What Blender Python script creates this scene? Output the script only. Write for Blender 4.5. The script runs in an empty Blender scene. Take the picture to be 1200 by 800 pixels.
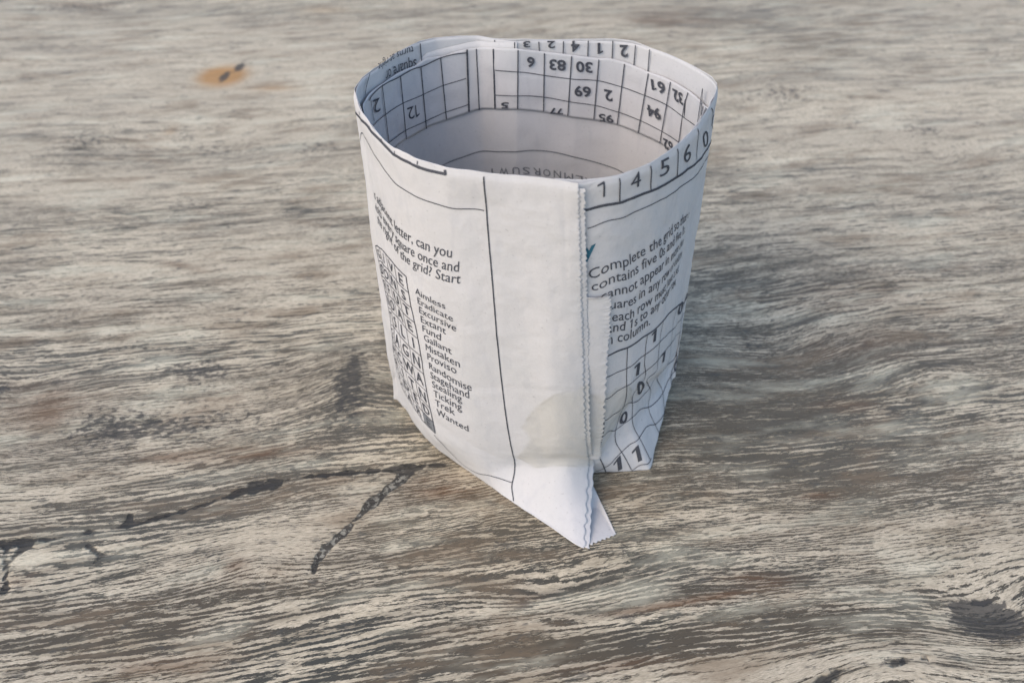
import bpy, bmesh, math, random
import numpy as np
from mathutils import Vector

random.seed(7)
rng = np.random.default_rng(7)
scene = bpy.context.scene
COL = scene.collection

# ------------------------------------------------------------------ camera
PITCH = math.radians(39.0)
CAM = np.array([-0.0052, -0.1771, 0.1718])
FPX = 1000.0                       # focal length in photo pixels (1200 wide)
cam_data = bpy.data.cameras.new("camera")
cam_data.sensor_width = 36.0
cam_data.lens = 36.0 * FPX / 1200.0
cam_data.clip_start = 0.005
cam_data.clip_end = 50.0
cam_data.dof.use_dof = True
cam_data.dof.focus_distance = 0.195
cam_data.dof.aperture_fstop = 21.0
camera = bpy.data.objects.new("camera", cam_data)
camera.location = CAM
camera.rotation_euler = (math.pi / 2 - PITCH, 0, 0)
COL.objects.link(camera)
scene.camera = camera

# ------------------------------------------------------------------ sky, sun, exposure
SUN_EL, SUN_AZ = math.radians(42), math.radians(-131)   # azimuth of the sun, clockwise from +Y
world = bpy.data.worlds.new("World")
scene.world = world
world.use_nodes = True
wn = world.node_tree
wn.nodes.clear()
sky = wn.nodes.new("ShaderNodeTexSky")
sky.sky_type = 'NISHITA'
sky.sun_disc = False
sky.sun_elevation = SUN_EL
sky.sun_rotation = SUN_AZ
sky.air_density = 1.0
sky.dust_density = 1.5
sky.ozone_density = 1.0
bg = wn.nodes.new("ShaderNodeBackground")
bg.inputs[1].default_value = 0.15
wo = wn.nodes.new("ShaderNodeOutputWorld")
wn.links.new(sky.outputs[0], bg.inputs[0])
wn.links.new(bg.outputs[0], wo.inputs[0])

sun = bpy.data.lights.new("sun", 'SUN')
sun.energy = 0.72
sun.angle = math.radians(58)
sun.color = (1.0, 0.80, 0.60)
sun_ob = bpy.data.objects.new("sun", sun)
sd = Vector((math.sin(SUN_AZ) * math.cos(SUN_EL), math.cos(SUN_AZ) * math.cos(SUN_EL), math.sin(SUN_EL)))
sun_ob.rotation_euler = sd.to_track_quat('Z', 'Y').to_euler()
sun_ob.location = (-1, -0.5, 1)
COL.objects.link(sun_ob)

scene.view_settings.view_transform = 'Standard'
scene.view_settings.look = 'None'
scene.view_settings.exposure = 0.95
scene.view_settings.gamma = 1.0
scene.view_settings.use_curve_mapping = False

# ------------------------------------------------------------------ measuring helpers
_F = np.array([0, math.cos(PITCH), -math.sin(PITCH)])
_U = np.array([0, math.sin(PITCH), math.cos(PITCH)])
_R = np.array([1.0, 0, 0])

def ray(px, py):
    return _F + _R * (px - 600) / FPX + _U * (400 - py) / FPX

def at_z(px, py, z):
    d = ray(px, py)
    return CAM + d * ((z - CAM[2]) / d[2])

def to_px(P):
    q = np.asarray(P) - CAM
    dep = q @ _F
    return np.stack([600 + FPX * (q @ _R) / dep, 400 - FPX * (q @ _U) / dep], -1)

def hermite(x, xs, ys, limit=True):
    """smooth curve through (xs, ys); ys may have extra axes"""
    xs = np.asarray(xs, float); ys = np.asarray(ys, float)
    x = np.asarray(x, float)
    d = np.diff(ys, axis=0) / np.diff(xs).reshape((-1,) + (1,) * (ys.ndim - 1))
    h = np.diff(xs)
    m = np.zeros_like(ys)
    m[0], m[-1] = d[0], d[-1]
    for i in range(1, len(xs) - 1):
        m[i] = (d[i - 1] * h[i] + d[i] * h[i - 1]) / (h[i] + h[i - 1])
        if not limit:
            continue
        lim = 3 * np.minimum(np.abs(d[i - 1]), np.abs(d[i]))
        same = (d[i - 1] * d[i]) > 0
        m[i] = np.where(same, np.sign(m[i]) * np.minimum(np.abs(m[i]), lim), m[i] * 0.35)
    i = np.clip(np.searchsorted(xs, x, side='right') - 1, 0, len(xs) - 2)
    hh = h[i]; t = (x - xs[i]) / hh
    sh = (-1,) + (1,) * (ys.ndim - 1)
    t = t.reshape(sh); hh = hh.reshape(sh)
    t2, t3 = t * t, t * t * t
    return ((2*t3 - 3*t2 + 1) * ys[i] + (t3 - 2*t2 + t) * hh * m[i] + (-2*t3 + 3*t2) * ys[i + 1] + (t3 - t2) * hh * m[i + 1])

def smooth(x, a, b):
    t = np.clip((x - a) / (b - a), 0, 1)
    return t * t * (3 - 2 * t)

def vnoise(x, y, seed=0):
    """cheap smooth value noise"""
    r = np.random.default_rng(seed).random((256, 256))
    xi = np.floor(x).astype(int); yi = np.floor(y).astype(int)
    fx = x - xi; fy = y - yi
    fx = fx * fx * (3 - 2 * fx); fy = fy * fy * (3 - 2 * fy)
    g = lambda i, j: r[i & 255, j & 255]
    return (g(xi, yi) * (1 - fx) * (1 - fy) + g(xi + 1, yi) * fx * (1 - fy) + g(xi, yi + 1) * (1 - fx) * fy + g(xi + 1, yi + 1) * fx * fy) * 2 - 1

def link(name, verts, faces, mat, parent=None, attrs=None, smooth_shade=True, uvs=None):
    me = bpy.data.meshes.new(name)
    verts = np.asarray(verts, float); faces = np.asarray(faces, int)
    me.from_pydata(verts.tolist(), [], faces.tolist())
    if smooth_shade:
        me.polygons.foreach_set("use_smooth", np.ones(len(me.polygons), bool))
    for k, a in (attrs or {}).items():
        a = np.asarray(a, np.float32)
        if a.ndim == 1:
            me.attributes.new(k, 'FLOAT', 'POINT').data.foreach_set("value", a)
        else:
            me.attributes.new(k, 'FLOAT_VECTOR', 'POINT').data.foreach_set("vector", a.ravel())
    me.materials.append(mat)
    me.update()
    ob = bpy.data.objects.new(name, me)
    COL.objects.link(ob)
    if parent is not None:
        ob.parent = parent
    return ob

def grid_faces(nr, nc):
    i = np.arange(nr - 1)[:, None] * nc + np.arange(nc - 1)[None]
    return np.stack([i, i + 1, i + nc + 1, i + nc], -1).reshape(-1, 4)

# ------------------------------------------------------------------ material helper
class NT:
    def __init__(s, name):
        s.m = bpy.data.materials.new(name); s.m.use_nodes = True
        s.t = s.m.node_tree; s.t.nodes.clear()
    def n(s, kind, **kw):
        nd = s.t.nodes.new(kind)
        for k, v in kw.items():
            setattr(nd, k, v)
        return nd
    def put(s, sock, v):
        if hasattr(v, 'is_linked') or isinstance(v, bpy.types.NodeSocket):
            s.t.links.new(v, sock)
        elif v is not None:
            sock.default_value = v
    def math(s, op, a, b=0.0, c=None, clamp=False):
        nd = s.n("ShaderNodeMath", operation=op, use_clamp=clamp)
        s.put(nd.inputs[0], a); s.put(nd.inputs[1], b)
        if c is not None: s.put(nd.inputs[2], c)
        return nd.outputs[0]
    def attr(s, name, out="Fac"):
        return s.n("ShaderNodeAttribute", attribute_name=name).outputs[out]
    def noise(s, vec, scale=1.0, detail=2.0, rough=0.5, dist=0.0):
        nd = s.n("ShaderNodeTexNoise")
        s.put(nd.inputs["Vector"], vec); s.put(nd.inputs["Scale"], scale); s.put(nd.inputs["Detail"], detail)
        s.put(nd.inputs["Roughness"], rough); s.put(nd.inputs["Distortion"], dist)
        return nd.outputs[0]
    def vscale(s, vec, sc, off=(0, 0, 0)):
        nd = s.n("ShaderNodeMapping"); s.put(nd.inputs[0], vec)
        nd.inputs["Scale"].default_value = sc; nd.inputs["Location"].default_value = off
        return nd.outputs[0]
    def rng(s, v, a, b, c=0.0, d=1.0, smooth=True):
        nd = s.n("ShaderNodeMapRange")
        nd.interpolation_type = 'SMOOTHSTEP' if smooth else 'LINEAR'
        for i, x in enumerate((v, a, b, c, d)):
            s.put(nd.inputs[i], x)
        return nd.outputs[0]
    def mix(s, f, a, b, mode='MIX'):
        nd = s.n("ShaderNodeMix", data_type='RGBA', blend_type=mode)
        s.put(nd.inputs[0], f); s.put(nd.inputs[6], a); s.put(nd.inputs[7], b)
        return nd.outputs[2]
    def bump(s, h, strength, dist):
        nd = s.n("ShaderNodeBump"); nd.inputs["Strength"].default_value = strength; nd.inputs["Distance"].default_value = dist
        s.put(nd.inputs["Height"], h)
        return nd.outputs[0]
    def out(s, shader):
        o = s.n("ShaderNodeOutputMaterial"); s.t.links.new(shader, o.inputs[0]); return s.m

# ------------------------------------------------------------------ table top
def wood_material():
    w = NT("weathered_wood_print")
    g = w.attr("grain", "Vector")              # (along the grain, across the grain) in metres, bent round the knots
    geo = w.n("ShaderNodeTexCoord").outputs["Object"]
    jag = w.noise(geo, 1700, 3, 0.65)
    jag2 = w.noise(geo, 160, 3, 0.55)
    jx = w.math('MULTIPLY', w.math('SUBTRACT', jag, 0.5), 0.0006)
    jy = w.math('MULTIPLY', w.math('SUBTRACT', jag2, 0.5), 0.0007)
    off = w.n("ShaderNodeCombineXYZ"); w.put(off.inputs[1], w.math('ADD', jx, jy)); w.put(off.inputs[0], w.math('MULTIPLY', jx, 3.0))
    ad = w.n("ShaderNodeVectorMath", operation='ADD'); w.put(ad.inputs[0], g); w.put(ad.inputs[1], off.outputs[0])
    gg = ad.outputs[0]
    # open grain: dark slits between pale ridges, broken along their length
    s1 = w.noise(w.vscale(gg, (115, 1200, 1)), 1.0, 2.0, 0.5)
    s2 = w.noise(w.vscale(gg, (210, 2500, 1), (7, 3, 0)), 1.0, 2.0, 0.55)
    s3 = w.noise(w.vscale(gg, (34, 270, 1), (3, 9, 0)), 1.0, 3.0, 0.6)
    fib = w.noise(w.vscale(gg, (480, 4200, 1), (1, 5, 0)), 1.0, 2.0, 0.6)
    zone = w.noise(w.vscale(g, (8, 40, 1), (2, 4, 0)), 1.0, 4.0, 0.62)
    zone2 = w.noise(w.vscale(g, (12, 30, 1), (12, 1, 0)), 1.0, 3.0, 0.6)
    dark = w.attr("dark"); pale = w.attr("pale"); fine = w.attr("fine")
    sep = w.n("ShaderNodeSeparateXYZ"); w.put(sep.inputs[0], gg)
    ph = w.noise(w.vscale(gg, (22, 130, 1), (4, 4, 0)), 1.0, 2.0, 0.5)
    ridge = w.math('PINGPONG', w.math('ADD', w.math('MULTIPLY', sep.outputs[1], 1150.0), w.math('MULTIPLY', ph, 11.0)), 1.0)
    ridge2 = w.math('PINGPONG', w.math('ADD', w.math('MULTIPLY', sep.outputs[1], 2200.0), w.math('MULTIPLY', ph, 18.0)), 1.0)
    kb = w.rng(zone2, 0.46, 0.58)
    kf = w.math('ADD', w.math('MULTIPLY', kb, 0.8), fine, clamp=True)
    def two(a_, b_):
        return w.math('ADD', w.math('MULTIPLY', a_, w.math('SUBTRACT', 1.0, kf)), w.math('MULTIPLY', b_, kf))
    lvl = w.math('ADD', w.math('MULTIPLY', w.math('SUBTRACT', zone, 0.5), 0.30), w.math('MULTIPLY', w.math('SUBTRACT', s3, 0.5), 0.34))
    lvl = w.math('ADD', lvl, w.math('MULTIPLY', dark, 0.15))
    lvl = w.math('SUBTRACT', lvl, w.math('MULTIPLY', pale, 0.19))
    sA = w.math('ADD', w.math('MULTIPLY', two(s1, s2), 0.76), w.math('MULTIPLY', two(ridge, ridge2), 0.24))
    sl = w.math('ADD', sA, lvl)
    sl = w.math('ADD', sl, w.math('MULTIPLY', w.math('SUBTRACT', fib, 0.5), 0.46))
    pore = w.noise(w.vscale(gg, (800, 5200, 1), (5, 8, 0)), 1.0, 2.0, 0.6)
    sl = w.math('ADD', sl, w.math('MULTIPLY', w.math('SUBTRACT', pore, 0.5), 0.22))
    m = w.rng(sl, 0.515, 0.60)
    soft = w.rng(w.math('ADD', s3, lvl), 0.30, 0.85)
    c_pale = w.mix(w.rng(zone2, 0.3, 0.7), (0.68, 0.575, 0.405, 1), (0.56, 0.47, 0.335, 1))
    c_pale = w.mix(w.math('MULTIPLY', w.rng(fib, 0.42, 0.62), 0.6), c_pale, (0.27, 0.225, 0.155, 1))
    c_mid = w.mix(w.rng(zone, 0.35, 0.65), (0.31, 0.25, 0.163, 1), (0.275, 0.235, 0.172, 1))
    c_dark = w.mix(w.rng(zone2, 0.35, 0.6), (0.066, 0.063, 0.051, 1), (0.098, 0.079, 0.054, 1))
    base = w.mix(soft, c_pale, c_mid)
    base = w.mix(w.math('MULTIPLY', w.rng(pore, 0.5, 0.7), 0.40), base, (0.15, 0.125, 0.09, 1))
    base = w.mix(w.math('MULTIPLY', m, w.attr("open")), base, c_dark)
    # patches where the print is browner, greyer or bleached
    pt = w.noise(w.vscale(g, (26, 75, 1), (31, 7, 0)), 1.0, 5.0, 0.65)
    base = w.mix(w.math('MULTIPLY', w.rng(pt, 0.50, 0.68), 0.55), base, (0.225, 0.16, 0.098, 1))
    pt2 = w.noise(w.vscale(g, (22, 90, 1), (3, 41, 0)), 1.0, 5.0, 0.65)
    base = w.mix(w.math('MULTIPLY', w.rng(pt2, 0.50, 0.70), 0.42), base, (0.70, 0.65, 0.475, 1))
    pt3 = w.noise(w.vscale(g, (110, 240, 1), (13, 21, 0)), 1.0, 4.0, 0.7)
    base = w.mix(w.math('MULTIPLY', w.rng(pt3, 0.58, 0.68), 0.6), base, (0.085, 0.082, 0.070, 1))
    # worn spots, knots and stains at their own places
    base = w.mix(w.math('MULTIPLY', w.attr("brown"), w.rng(w.noise(w.vscale(gg, (60, 260, 1)), 1.0, 3.0), 0.35, 0.6, 0.35, 1.0)), base, (0.15, 0.075, 0.035, 1))
    base = w.mix(w.math('MULTIPLY', w.attr("orange"), 0.85), base, (0.42, 0.21, 0.06, 1))
    speck = w.noise(geo, 700, 3, 0.65)
    blot = w.rng(w.math('ADD', w.noise(w.vscale(gg, (330, 620, 1)), 1.0, 4.0, 0.7), w.math('MULTIPLY', w.attr("knot"), 0.42)), 0.66, 0.80)
    base = w.mix(w.math('MULTIPLY', blot, 0.85), base, (0.06, 0.055, 0.048, 1))
    ck = w.math('MULTIPLY', w.attr("crack"), w.rng(speck, 0.25, 0.42, 0.75, 1.0))
    ck = w.rng(w.math('ADD', w.attr("crack"), w.math('MULTIPLY', w.math('SUBTRACT', jag2, 0.5), 1.7)), 0.36, 0.62)
    ccol = w.mix(w.math('MULTIPLY', w.attr("lichen"), w.rng(speck, 0.51, 0.58)), (0.042, 0.039, 0.034, 1), (0.31, 0.29, 0.23, 1))
    base = w.mix(w.math('MULTIPLY', ck, 0.90), base, ccol)
    ht = w.math('SUBTRACT', w.math('MULTIPLY', fib, 0.15), m)
    ht = w.math('SUBTRACT', ht, w.math('MULTIPLY', ck, 1.2))
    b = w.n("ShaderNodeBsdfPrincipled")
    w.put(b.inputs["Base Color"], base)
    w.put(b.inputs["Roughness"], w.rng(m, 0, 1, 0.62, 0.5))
    b.inputs["Specular IOR Level"].default_value = 0.18
    w.put(b.inputs["Normal"], w.bump(ht, 0.8, 0.0004))
    return w.out(b.outputs[0])

def nonuni(lo, hi, a, b, fine, coarse):
    c = list(np.arange(a, b, fine))
    x = a
    left = []
    st = fine
    while x > lo:
        st = min(st * 1.12, coarse); x -= st; left.append(max(x, lo))
    x = c[-1]; right = []
    st = fine
    while x < hi:
        st = min(st * 1.12, coarse); x += st; right.append(min(x, hi))
    return np.array(left[::-1] + c + right)

def build_table():
    xs = nonuni(-0.75, 0.75, -0.20, 0.20, 0.0011, 0.006)
    ys = nonuni(-0.45, 0.75, -0.115, 0.13, 0.0009, 0.005)
    X, Y = np.meshgrid(xs, ys)
    P = np.stack([X, Y, np.zeros_like(X)], -1)
    q = P - CAM
    dep = np.maximum(q @ _F, 0.02)
    U = 600 + FPX * (q @ _R) / dep          # where each point of the table falls in the photo (measuring only)
    V = 400 - FPX * (q @ _U) / dep

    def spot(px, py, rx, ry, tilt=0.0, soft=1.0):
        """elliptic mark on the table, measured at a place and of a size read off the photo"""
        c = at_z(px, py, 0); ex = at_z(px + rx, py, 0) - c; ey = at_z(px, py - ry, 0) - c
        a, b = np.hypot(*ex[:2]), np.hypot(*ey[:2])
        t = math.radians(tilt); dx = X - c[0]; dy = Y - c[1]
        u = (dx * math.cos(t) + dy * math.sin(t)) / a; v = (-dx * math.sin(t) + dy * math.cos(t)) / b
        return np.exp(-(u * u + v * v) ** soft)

    def seg(pts, w):
        """soft band along a polyline read off the photo"""
        best = np.zeros_like(X)
        wpts = [at_z(x, y, 0)[:2] for x, y in pts]
        wob = 0.0005 * vnoise(X * 260, Y * 260, 5) + 0.0005 * vnoise(X * 620, Y * 620, 6)
        for k, (p, r) in enumerate(zip(wpts[:-1], wpts[1:])):
            w0 = w[k] if hasattr(w, '__len__') else w
            w1 = w[k + 1] if hasattr(w, '__len__') else w
            d = r - p; L = d @ d
            t = np.clip(((X - p[0]) * d[0] + (Y - p[1]) * d[1]) / L, 0, 1)
            dist = np.hypot(X - p[0] - t * d[0], Y - p[1] - t * d[1]) + wob
            ww = w0 + (w1 - w0) * t
            best = np.maximum(best, np.clip(1.25 - 0.65 * dist / ww, 0, 1))
        return best

    # grain field: a along, b across; bumps in b bend the grain round knots
    tilt = math.radians(8.5)
    a = X * math.cos(tilt) + Y * math.sin(tilt)
    b = -X * math.sin(tilt) + Y * math.cos(tilt)
    b = b + 0.003 * vnoise(X * 9 + 3, Y * 16, 1) + 0.0007 * vnoise(X * 30, Y * 50, 2)
    def eye(px, py, rx, ry, amp, tl=8):
        return 0.42 * amp * spot(px, py, rx, ry, tl, 0.8)
    b = b + eye(905, 408, 95, 45, 0.022) - eye(420, 445, 60, 40, 0.02) + eye(1160, 725, 90, 40, 0.016) - eye(1040, 790, 120, 45, 0.02)
    b = b + eye(20, 460, 60, 35, 0.012) - eye(300, 655, 80, 30, 0.010) - eye(930, 100, 110, 30, 0.03) + eye(230, 170, 120, 26, 0.03)
    b = b - eye(700, 20, 90, 14, 0.03) + eye(150, 10, 120, 20, 0.05) + eye(650, 690, 90, 25, 0.007) - eye(1080, 430, 60, 22, 0.01)
    b = b + eye(262, 88, 34, 16, 0.02) + eye(1100, 190, 60, 18, 0.02)
    dark = (0.7 * spot(160, 740, 300, 36, 6) + 0.5 * spot(560, 775, 300, 26, 6) + 0.75 * spot(430, 465, 110, 60) + 0.9 * spot(860, 500, 190, 70) + 0.5 * spot(960, 470, 260, 90) + 0.6 * spot(200, 600, 180, 26, 9)  # the two wide spots right of the pot paint its soft cast shadow
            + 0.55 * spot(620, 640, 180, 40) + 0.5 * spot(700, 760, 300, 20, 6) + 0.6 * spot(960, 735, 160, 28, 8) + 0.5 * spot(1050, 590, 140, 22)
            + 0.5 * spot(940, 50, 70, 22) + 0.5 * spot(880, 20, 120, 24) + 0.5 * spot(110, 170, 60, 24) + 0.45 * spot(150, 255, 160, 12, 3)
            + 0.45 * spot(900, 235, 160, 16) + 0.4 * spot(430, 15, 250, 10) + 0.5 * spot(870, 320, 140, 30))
    pale = (0.9 * spot(420, 577, 34, 16, 20) + 0.8 * spot(30, 655, 24, 10) + 0.3 * spot(480, 715, 160, 16)
            + 0.8 * spot(330, 630, 90, 30, 12) + 0.45 * spot(330, 470, 90, 26) + 0.6 * spot(1040, 770, 60, 16) + 0.45 * spot(1000, 610, 220, 20)
            + 0.4 * spot(200, 110, 260, 60) + 0.35 * spot(1000, 260, 220, 30) + 0.4 * spot(1020, 140, 260, 40) + 0.35 * spot(200, 300, 260, 40)
            + 0.5 * spot(850, 790, 120, 16) + 0.4 * spot(120, 220, 200, 20))
    # towards the far side the print is paler and calmer
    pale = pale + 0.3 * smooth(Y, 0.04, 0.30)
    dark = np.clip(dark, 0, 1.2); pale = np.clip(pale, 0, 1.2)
    fine = np.clip(-0.9 * spot(160, 745, 300, 40, 6) - 0.8 * spot(620, 780, 300, 30, 6) - 0.6 * spot(950, 740, 160, 30, 8) + 0.9 * spot(330, 640, 150, 34, 10) + 0.9 * spot(640, 620, 220, 46) + 0.7 * spot(860, 600, 120, 26) + 0.8 * spot(900, 420, 130, 70)
                   + 0.8 * spot(430, 460, 130, 60) + 0.7 * spot(1050, 660, 140, 24), -1, 1)
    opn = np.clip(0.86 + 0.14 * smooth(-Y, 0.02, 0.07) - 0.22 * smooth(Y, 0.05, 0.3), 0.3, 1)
    brown = (0.7 * spot(300, 530, 70, 8, 5) + 0.6 * spot(210, 537, 50, 7) + 0.75 * spot(520, 572, 40, 16, -10) + 0.8 * spot(606, 706, 26, 6, 22)
             + 0.6 * spot(760, 712, 70, 5, 9) + 0.75 * spot(850, 697, 60, 5, 12) + 0.6 * spot(880, 680, 40, 8) + 0.6 * spot(955, 580, 26, 5)
             + 0.35 * spot(990, 350, 90, 20, 8) + 0.3 * spot(1000, 405, 80, 16) + 0.5 * spot(275, 663, 22, 12, -50) + 0.45 * spot(45, 470, 60, 20)
             + 0.4 * spot(60, 490, 30, 22, 30) + 0.5 * spot(215, 312, 6, 18, 70) + 0.45 * spot(790, 20, 60, 10) + 0.4 * spot(20, 680, 20, 10)
             + 0.4 * spot(990, 475, 40, 8) + 0.5 * spot(700, 780, 100, 6, 6) + 0.35 * spot(185, 780, 70, 10))
    orange = 1.2 * spot(261, 89, 29, 12, 0, 2) + 0.5 * spot(320, 103, 30, 3) + 0.35 * spot(200, 153, 8, 4) + 0.3 * spot(380, 12, 30, 4)
    knot = (1.1 * spot(1158, 725, 48, 24, -8, 2) + 0.75 * spot(412, 440, 24, 40) + 0.45 * spot(250, 650, 20, 20) + 0.7 * spot(0, 456, 14, 10)
            + 0.5 * spot(100, 165, 45, 18, 15) + 0.5 * spot(255, 175, 70, 9) + 0.5 * spot(370, 175, 26, 12) + 0.5 * spot(920, 110, 60, 16, 20)
            + 0.5 * spot(1160, 62, 18, 8) + 0.5 * spot(1080, 152, 40, 9) + 0.4 * spot(240, 440, 40, 20) + 0.4 * spot(200, 500, 80, 16, 8)
            + 0.5 * spot(90, 10, 90, 10) + 0.4 * spot(230, 240, 60, 10) + 0.4 * spot(210, 430, 50, 16) + 0.3 * spot(330, 430, 50, 12)
            + 0.28 * spot(330, 490, 150, 34, 6) + 0.5 * spot(120, 500, 60, 30) + 0.5 * spot(800, 120, 60, 22) + 1.15 * spot(263, 90, 6, 6, 0, 2) + 1.0 * spot(281, 79, 5, 5, 0, 2) + 0.6 * spot(281, 78, 5, 5) + 0.5 * spot(1045, 775, 60, 8, 6) + 0.4 * spot(890, 410, 50, 22))
    crack = np.maximum.reduce([
        seg([(-60, 648), (0, 637), (60, 631), (150, 615), (230, 594), (300, 570), (345, 559)], [.0007, .0008, .0008, .0006, .0005, .0008, .0006]),
        seg([(345, 559), (390, 556), (450, 550), (500, 546), (560, 540), (640, 536)], [.0006, .0007, .0009, .0009, .0007, .0006]),
        seg([(476, 553), (455, 572), (435, 591), (412, 612), (390, 636), (374, 652), (366, 670)], [.0014, .0010, .0012, .0008, .0010, .0006, .0004]),
        seg([(6, 640), (8, 660), (4, 690)], [.0012, .0010, .0006]), seg([(8, 660), (30, 640), (45, 642)], [.0007, .0012, .0006]),
        seg([(102, 640), (120, 650), (150, 648)], [.0007, .0009, .0003]), seg([(118, 650), (112, 660)], [.0005, .0003]),
        seg([(150, 612), (156, 600)], [.0008, .0005]), seg([(300, 570), (325, 566)], [.0022, .0016]),
        0.7 * seg([(960, 800), (985, 785), (1040, 778), (1085, 770), (1095, 782), (1080, 795)], [.0008, .0008, .0009, .0007, .0006, .0005]),
        0.6 * seg([(280, 80), (282, 78)], .001),
    ])
    crack = crack * (1 - 0.40 * smooth(vnoise(X * 70, Y * 200, 9), -0.3, 0.5) * (np.hypot(U - 430, V - 605) > 90))
    lichen = seg([(470, 556), (455, 573), (435, 591), (412, 612), (390, 636), (374, 652)], .0011)
    # recess the cracks in the sheet itself
    Z = -0.0004 * smooth(crack, 0.3, 0.9) - 0.00008 * smooth(knot, 0.3, 1.0)
    Z[0, :] = Z[-1, :] = 0; Z[:, 0] = Z[:, -1] = 0
    nr, nc = X.shape
    verts = np.stack([X, Y, Z], -1).reshape(-1, 3)
    F = grid_faces(nr, nc)
    n0 = len(verts)
    # edges and underside of the board
    ring = np.concatenate([np.arange(nc), np.arange(1, nr) * nc + nc - 1, (nr - 1) * nc + np.arange(nc - 2, -1, -1), np.arange(nr - 2, 0, -1) * nc])
    low_ring = verts[ring].copy(); low_ring[:, 2] = -0.025
    verts = np.concatenate([verts, low_ring])
    k = len(ring); i = np.arange(k); j = (i + 1) % k
    side = np.stack([ring[i], n0 + i, n0 + j, ring[j]], -1)
    F = np.concatenate([F, side])
    def A(x):
        f = x.reshape(-1); return np.concatenate([f, f[ring]])
    g = np.stack([A(a), A(b), A(b) * 0], -1)
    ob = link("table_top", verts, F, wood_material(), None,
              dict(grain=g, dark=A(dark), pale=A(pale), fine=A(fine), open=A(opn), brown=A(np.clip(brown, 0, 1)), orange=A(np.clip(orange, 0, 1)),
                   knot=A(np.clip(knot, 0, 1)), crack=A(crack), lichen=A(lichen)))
    bm = bmesh.new(); bm.from_mesh(ob.data); bm.verts.ensure_lookup_table()
    bm.faces.new([bm.verts[n0 + q] for q in range(k)][::-1]); bm.to_mesh(ob.data); bm.free()
    ob["kind"] = "structure"
    ob["label"] = "weathered grey and cream wood grain table top with dark cracks"
    return ob

build_table()

# ------------------------------------------------------------------ pot: measured outline
H = 0.0933
CEN = np.array([0.0006, 0.0065])
RIM = [(683, 216), (704, 212), (725, 208), (744, 201), (762, 193), (780, 183), (796, 171), (820, 146), (836, 119), (842, 100), (835, 92), (815, 79),
       (790, 66), (765, 57), (740, 50), (720, 48), (680, 47.5), (640, 47), (605, 48), (577, 45), (560, 42), (535, 43), (510, 45), (493, 49), (463, 62), (440, 80),
       (423, 92), (415, 105), (417, 122), (435, 150), (460, 175), (490, 188.5), (523, 198), (567, 204), (600, 207), (640, 212), (678, 217)]
_rp = np.array([at_z(x, y, H)[:2] for x, y in RIM]) - CEN
_phi = np.unwrap(np.arctan2(_rp[:, 1], _rp[:, 0])); _rad = np.hypot(_rp[:, 0], _rp[:, 1])
_o = np.argsort(_phi % (2 * math.pi)); _pm = (_phi % (2 * math.pi))[_o]; _rm = _rad[_o]
_pp = np.concatenate([_pm[-4:] - 2 * math.pi, _pm, _pm[:4] + 2 * math.pi]); _rr = np.concatenate([_rm[-4:], _rm, _rm[:4]])

def foot(phi):
    """radius of the pot wall at an angle"""
    p = np.atleast_1d(phi) % (2 * math.pi)
    return 0.5 * hermite(p, _pp, _rr) + 0.5 * np.interp(p, _pp, _rr)

def polar(phi, z, off=0.0, scale=1.0):
    phi = np.asarray(phi, float)
    r = foot(phi.ravel()).reshape(phi.shape) * scale + off
    return np.stack([CEN[0] + r * np.cos(phi), CEN[1] + r * np.sin(phi), np.broadcast_to(z, phi.shape)], -1)

def hit(px, py, off=0.0, far=False):
    """where the line of sight through a photo pixel meets the pot wall (moved by off): angle, z, point"""
    d = ray(px, py)
    t = np.linspace(0.06, 0.42, 3000)
    P = CAM + d * t[:, None]
    q = P[:, :2] - CEN
    rad = np.hypot(q[:, 0], q[:, 1]); ph = np.arctan2(q[:, 1], q[:, 0])
    f = rad - (foot(ph) + off)
    ins = np.where(f < 0)[0]
    if len(ins) == 0:
        k = int(np.argmin(f)); p = P[k]
    else:
        k = ins[-1] if far else ins[0]
        j = k + 1 if far else k - 1
        w = f[k] / (f[k] - f[j]); p = P[k] * (1 - w) + P[j] * w
    return math.atan2(p[1] - CEN[1], p[0] - CEN[0]), p[2], p

# ------------------------------------------------------------------ pot: the outer wall as one sheet
# columns of the sheet: rim, three points down the wall, ledge of the dent, inside of the dent, crease, bottom edge.
# (x, y) measured in the photo; offsets are how far the paper stands in from the rim outline (m)
OFF = dict(L=(0, -.0004, -.0006, -.0008, -.0012, -.0016))
def col_front(rim, p1, p2, p3, crease, bottom, bz=0.0, offs=(-.0003, -.0006, -.0010, -.0022)):
    pts = [at_z(*rim, H)]
    for p, o in zip((p1, p2, p3), offs[:3]):
        pts.append(hit(*p, o)[2])
    pts.append(pts[-1] * 0.5 + hit(*crease, offs[3])[2] * 0.5)
    pts.append(hit(*crease, offs[3])[2])
    b = at_z(*bottom, bz)
    pts.append(pts[-1] * 0.45 + b * 0.55 + np.array([0, 0, -0.0006]))
    pts.append(b)
    return pts
def col_right(rim, p1, p2, ridge, recess, crease, bottom, bz, deep=-.0034, dc=-.0040, ro=-.0008):
    pts = [at_z(*rim, H), hit(*p1, -.0003)[2], hit(*p2, -.0005)[2], hit(*ridge, ro)[2], hit(*recess, deep)[2], hit(*crease, dc)[2]]
    b = at_z(*bottom, bz)
    pts.append(pts[-1] * 0.5 + b * 0.5); pts.append(b)
    return pts

COLS = []
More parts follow.
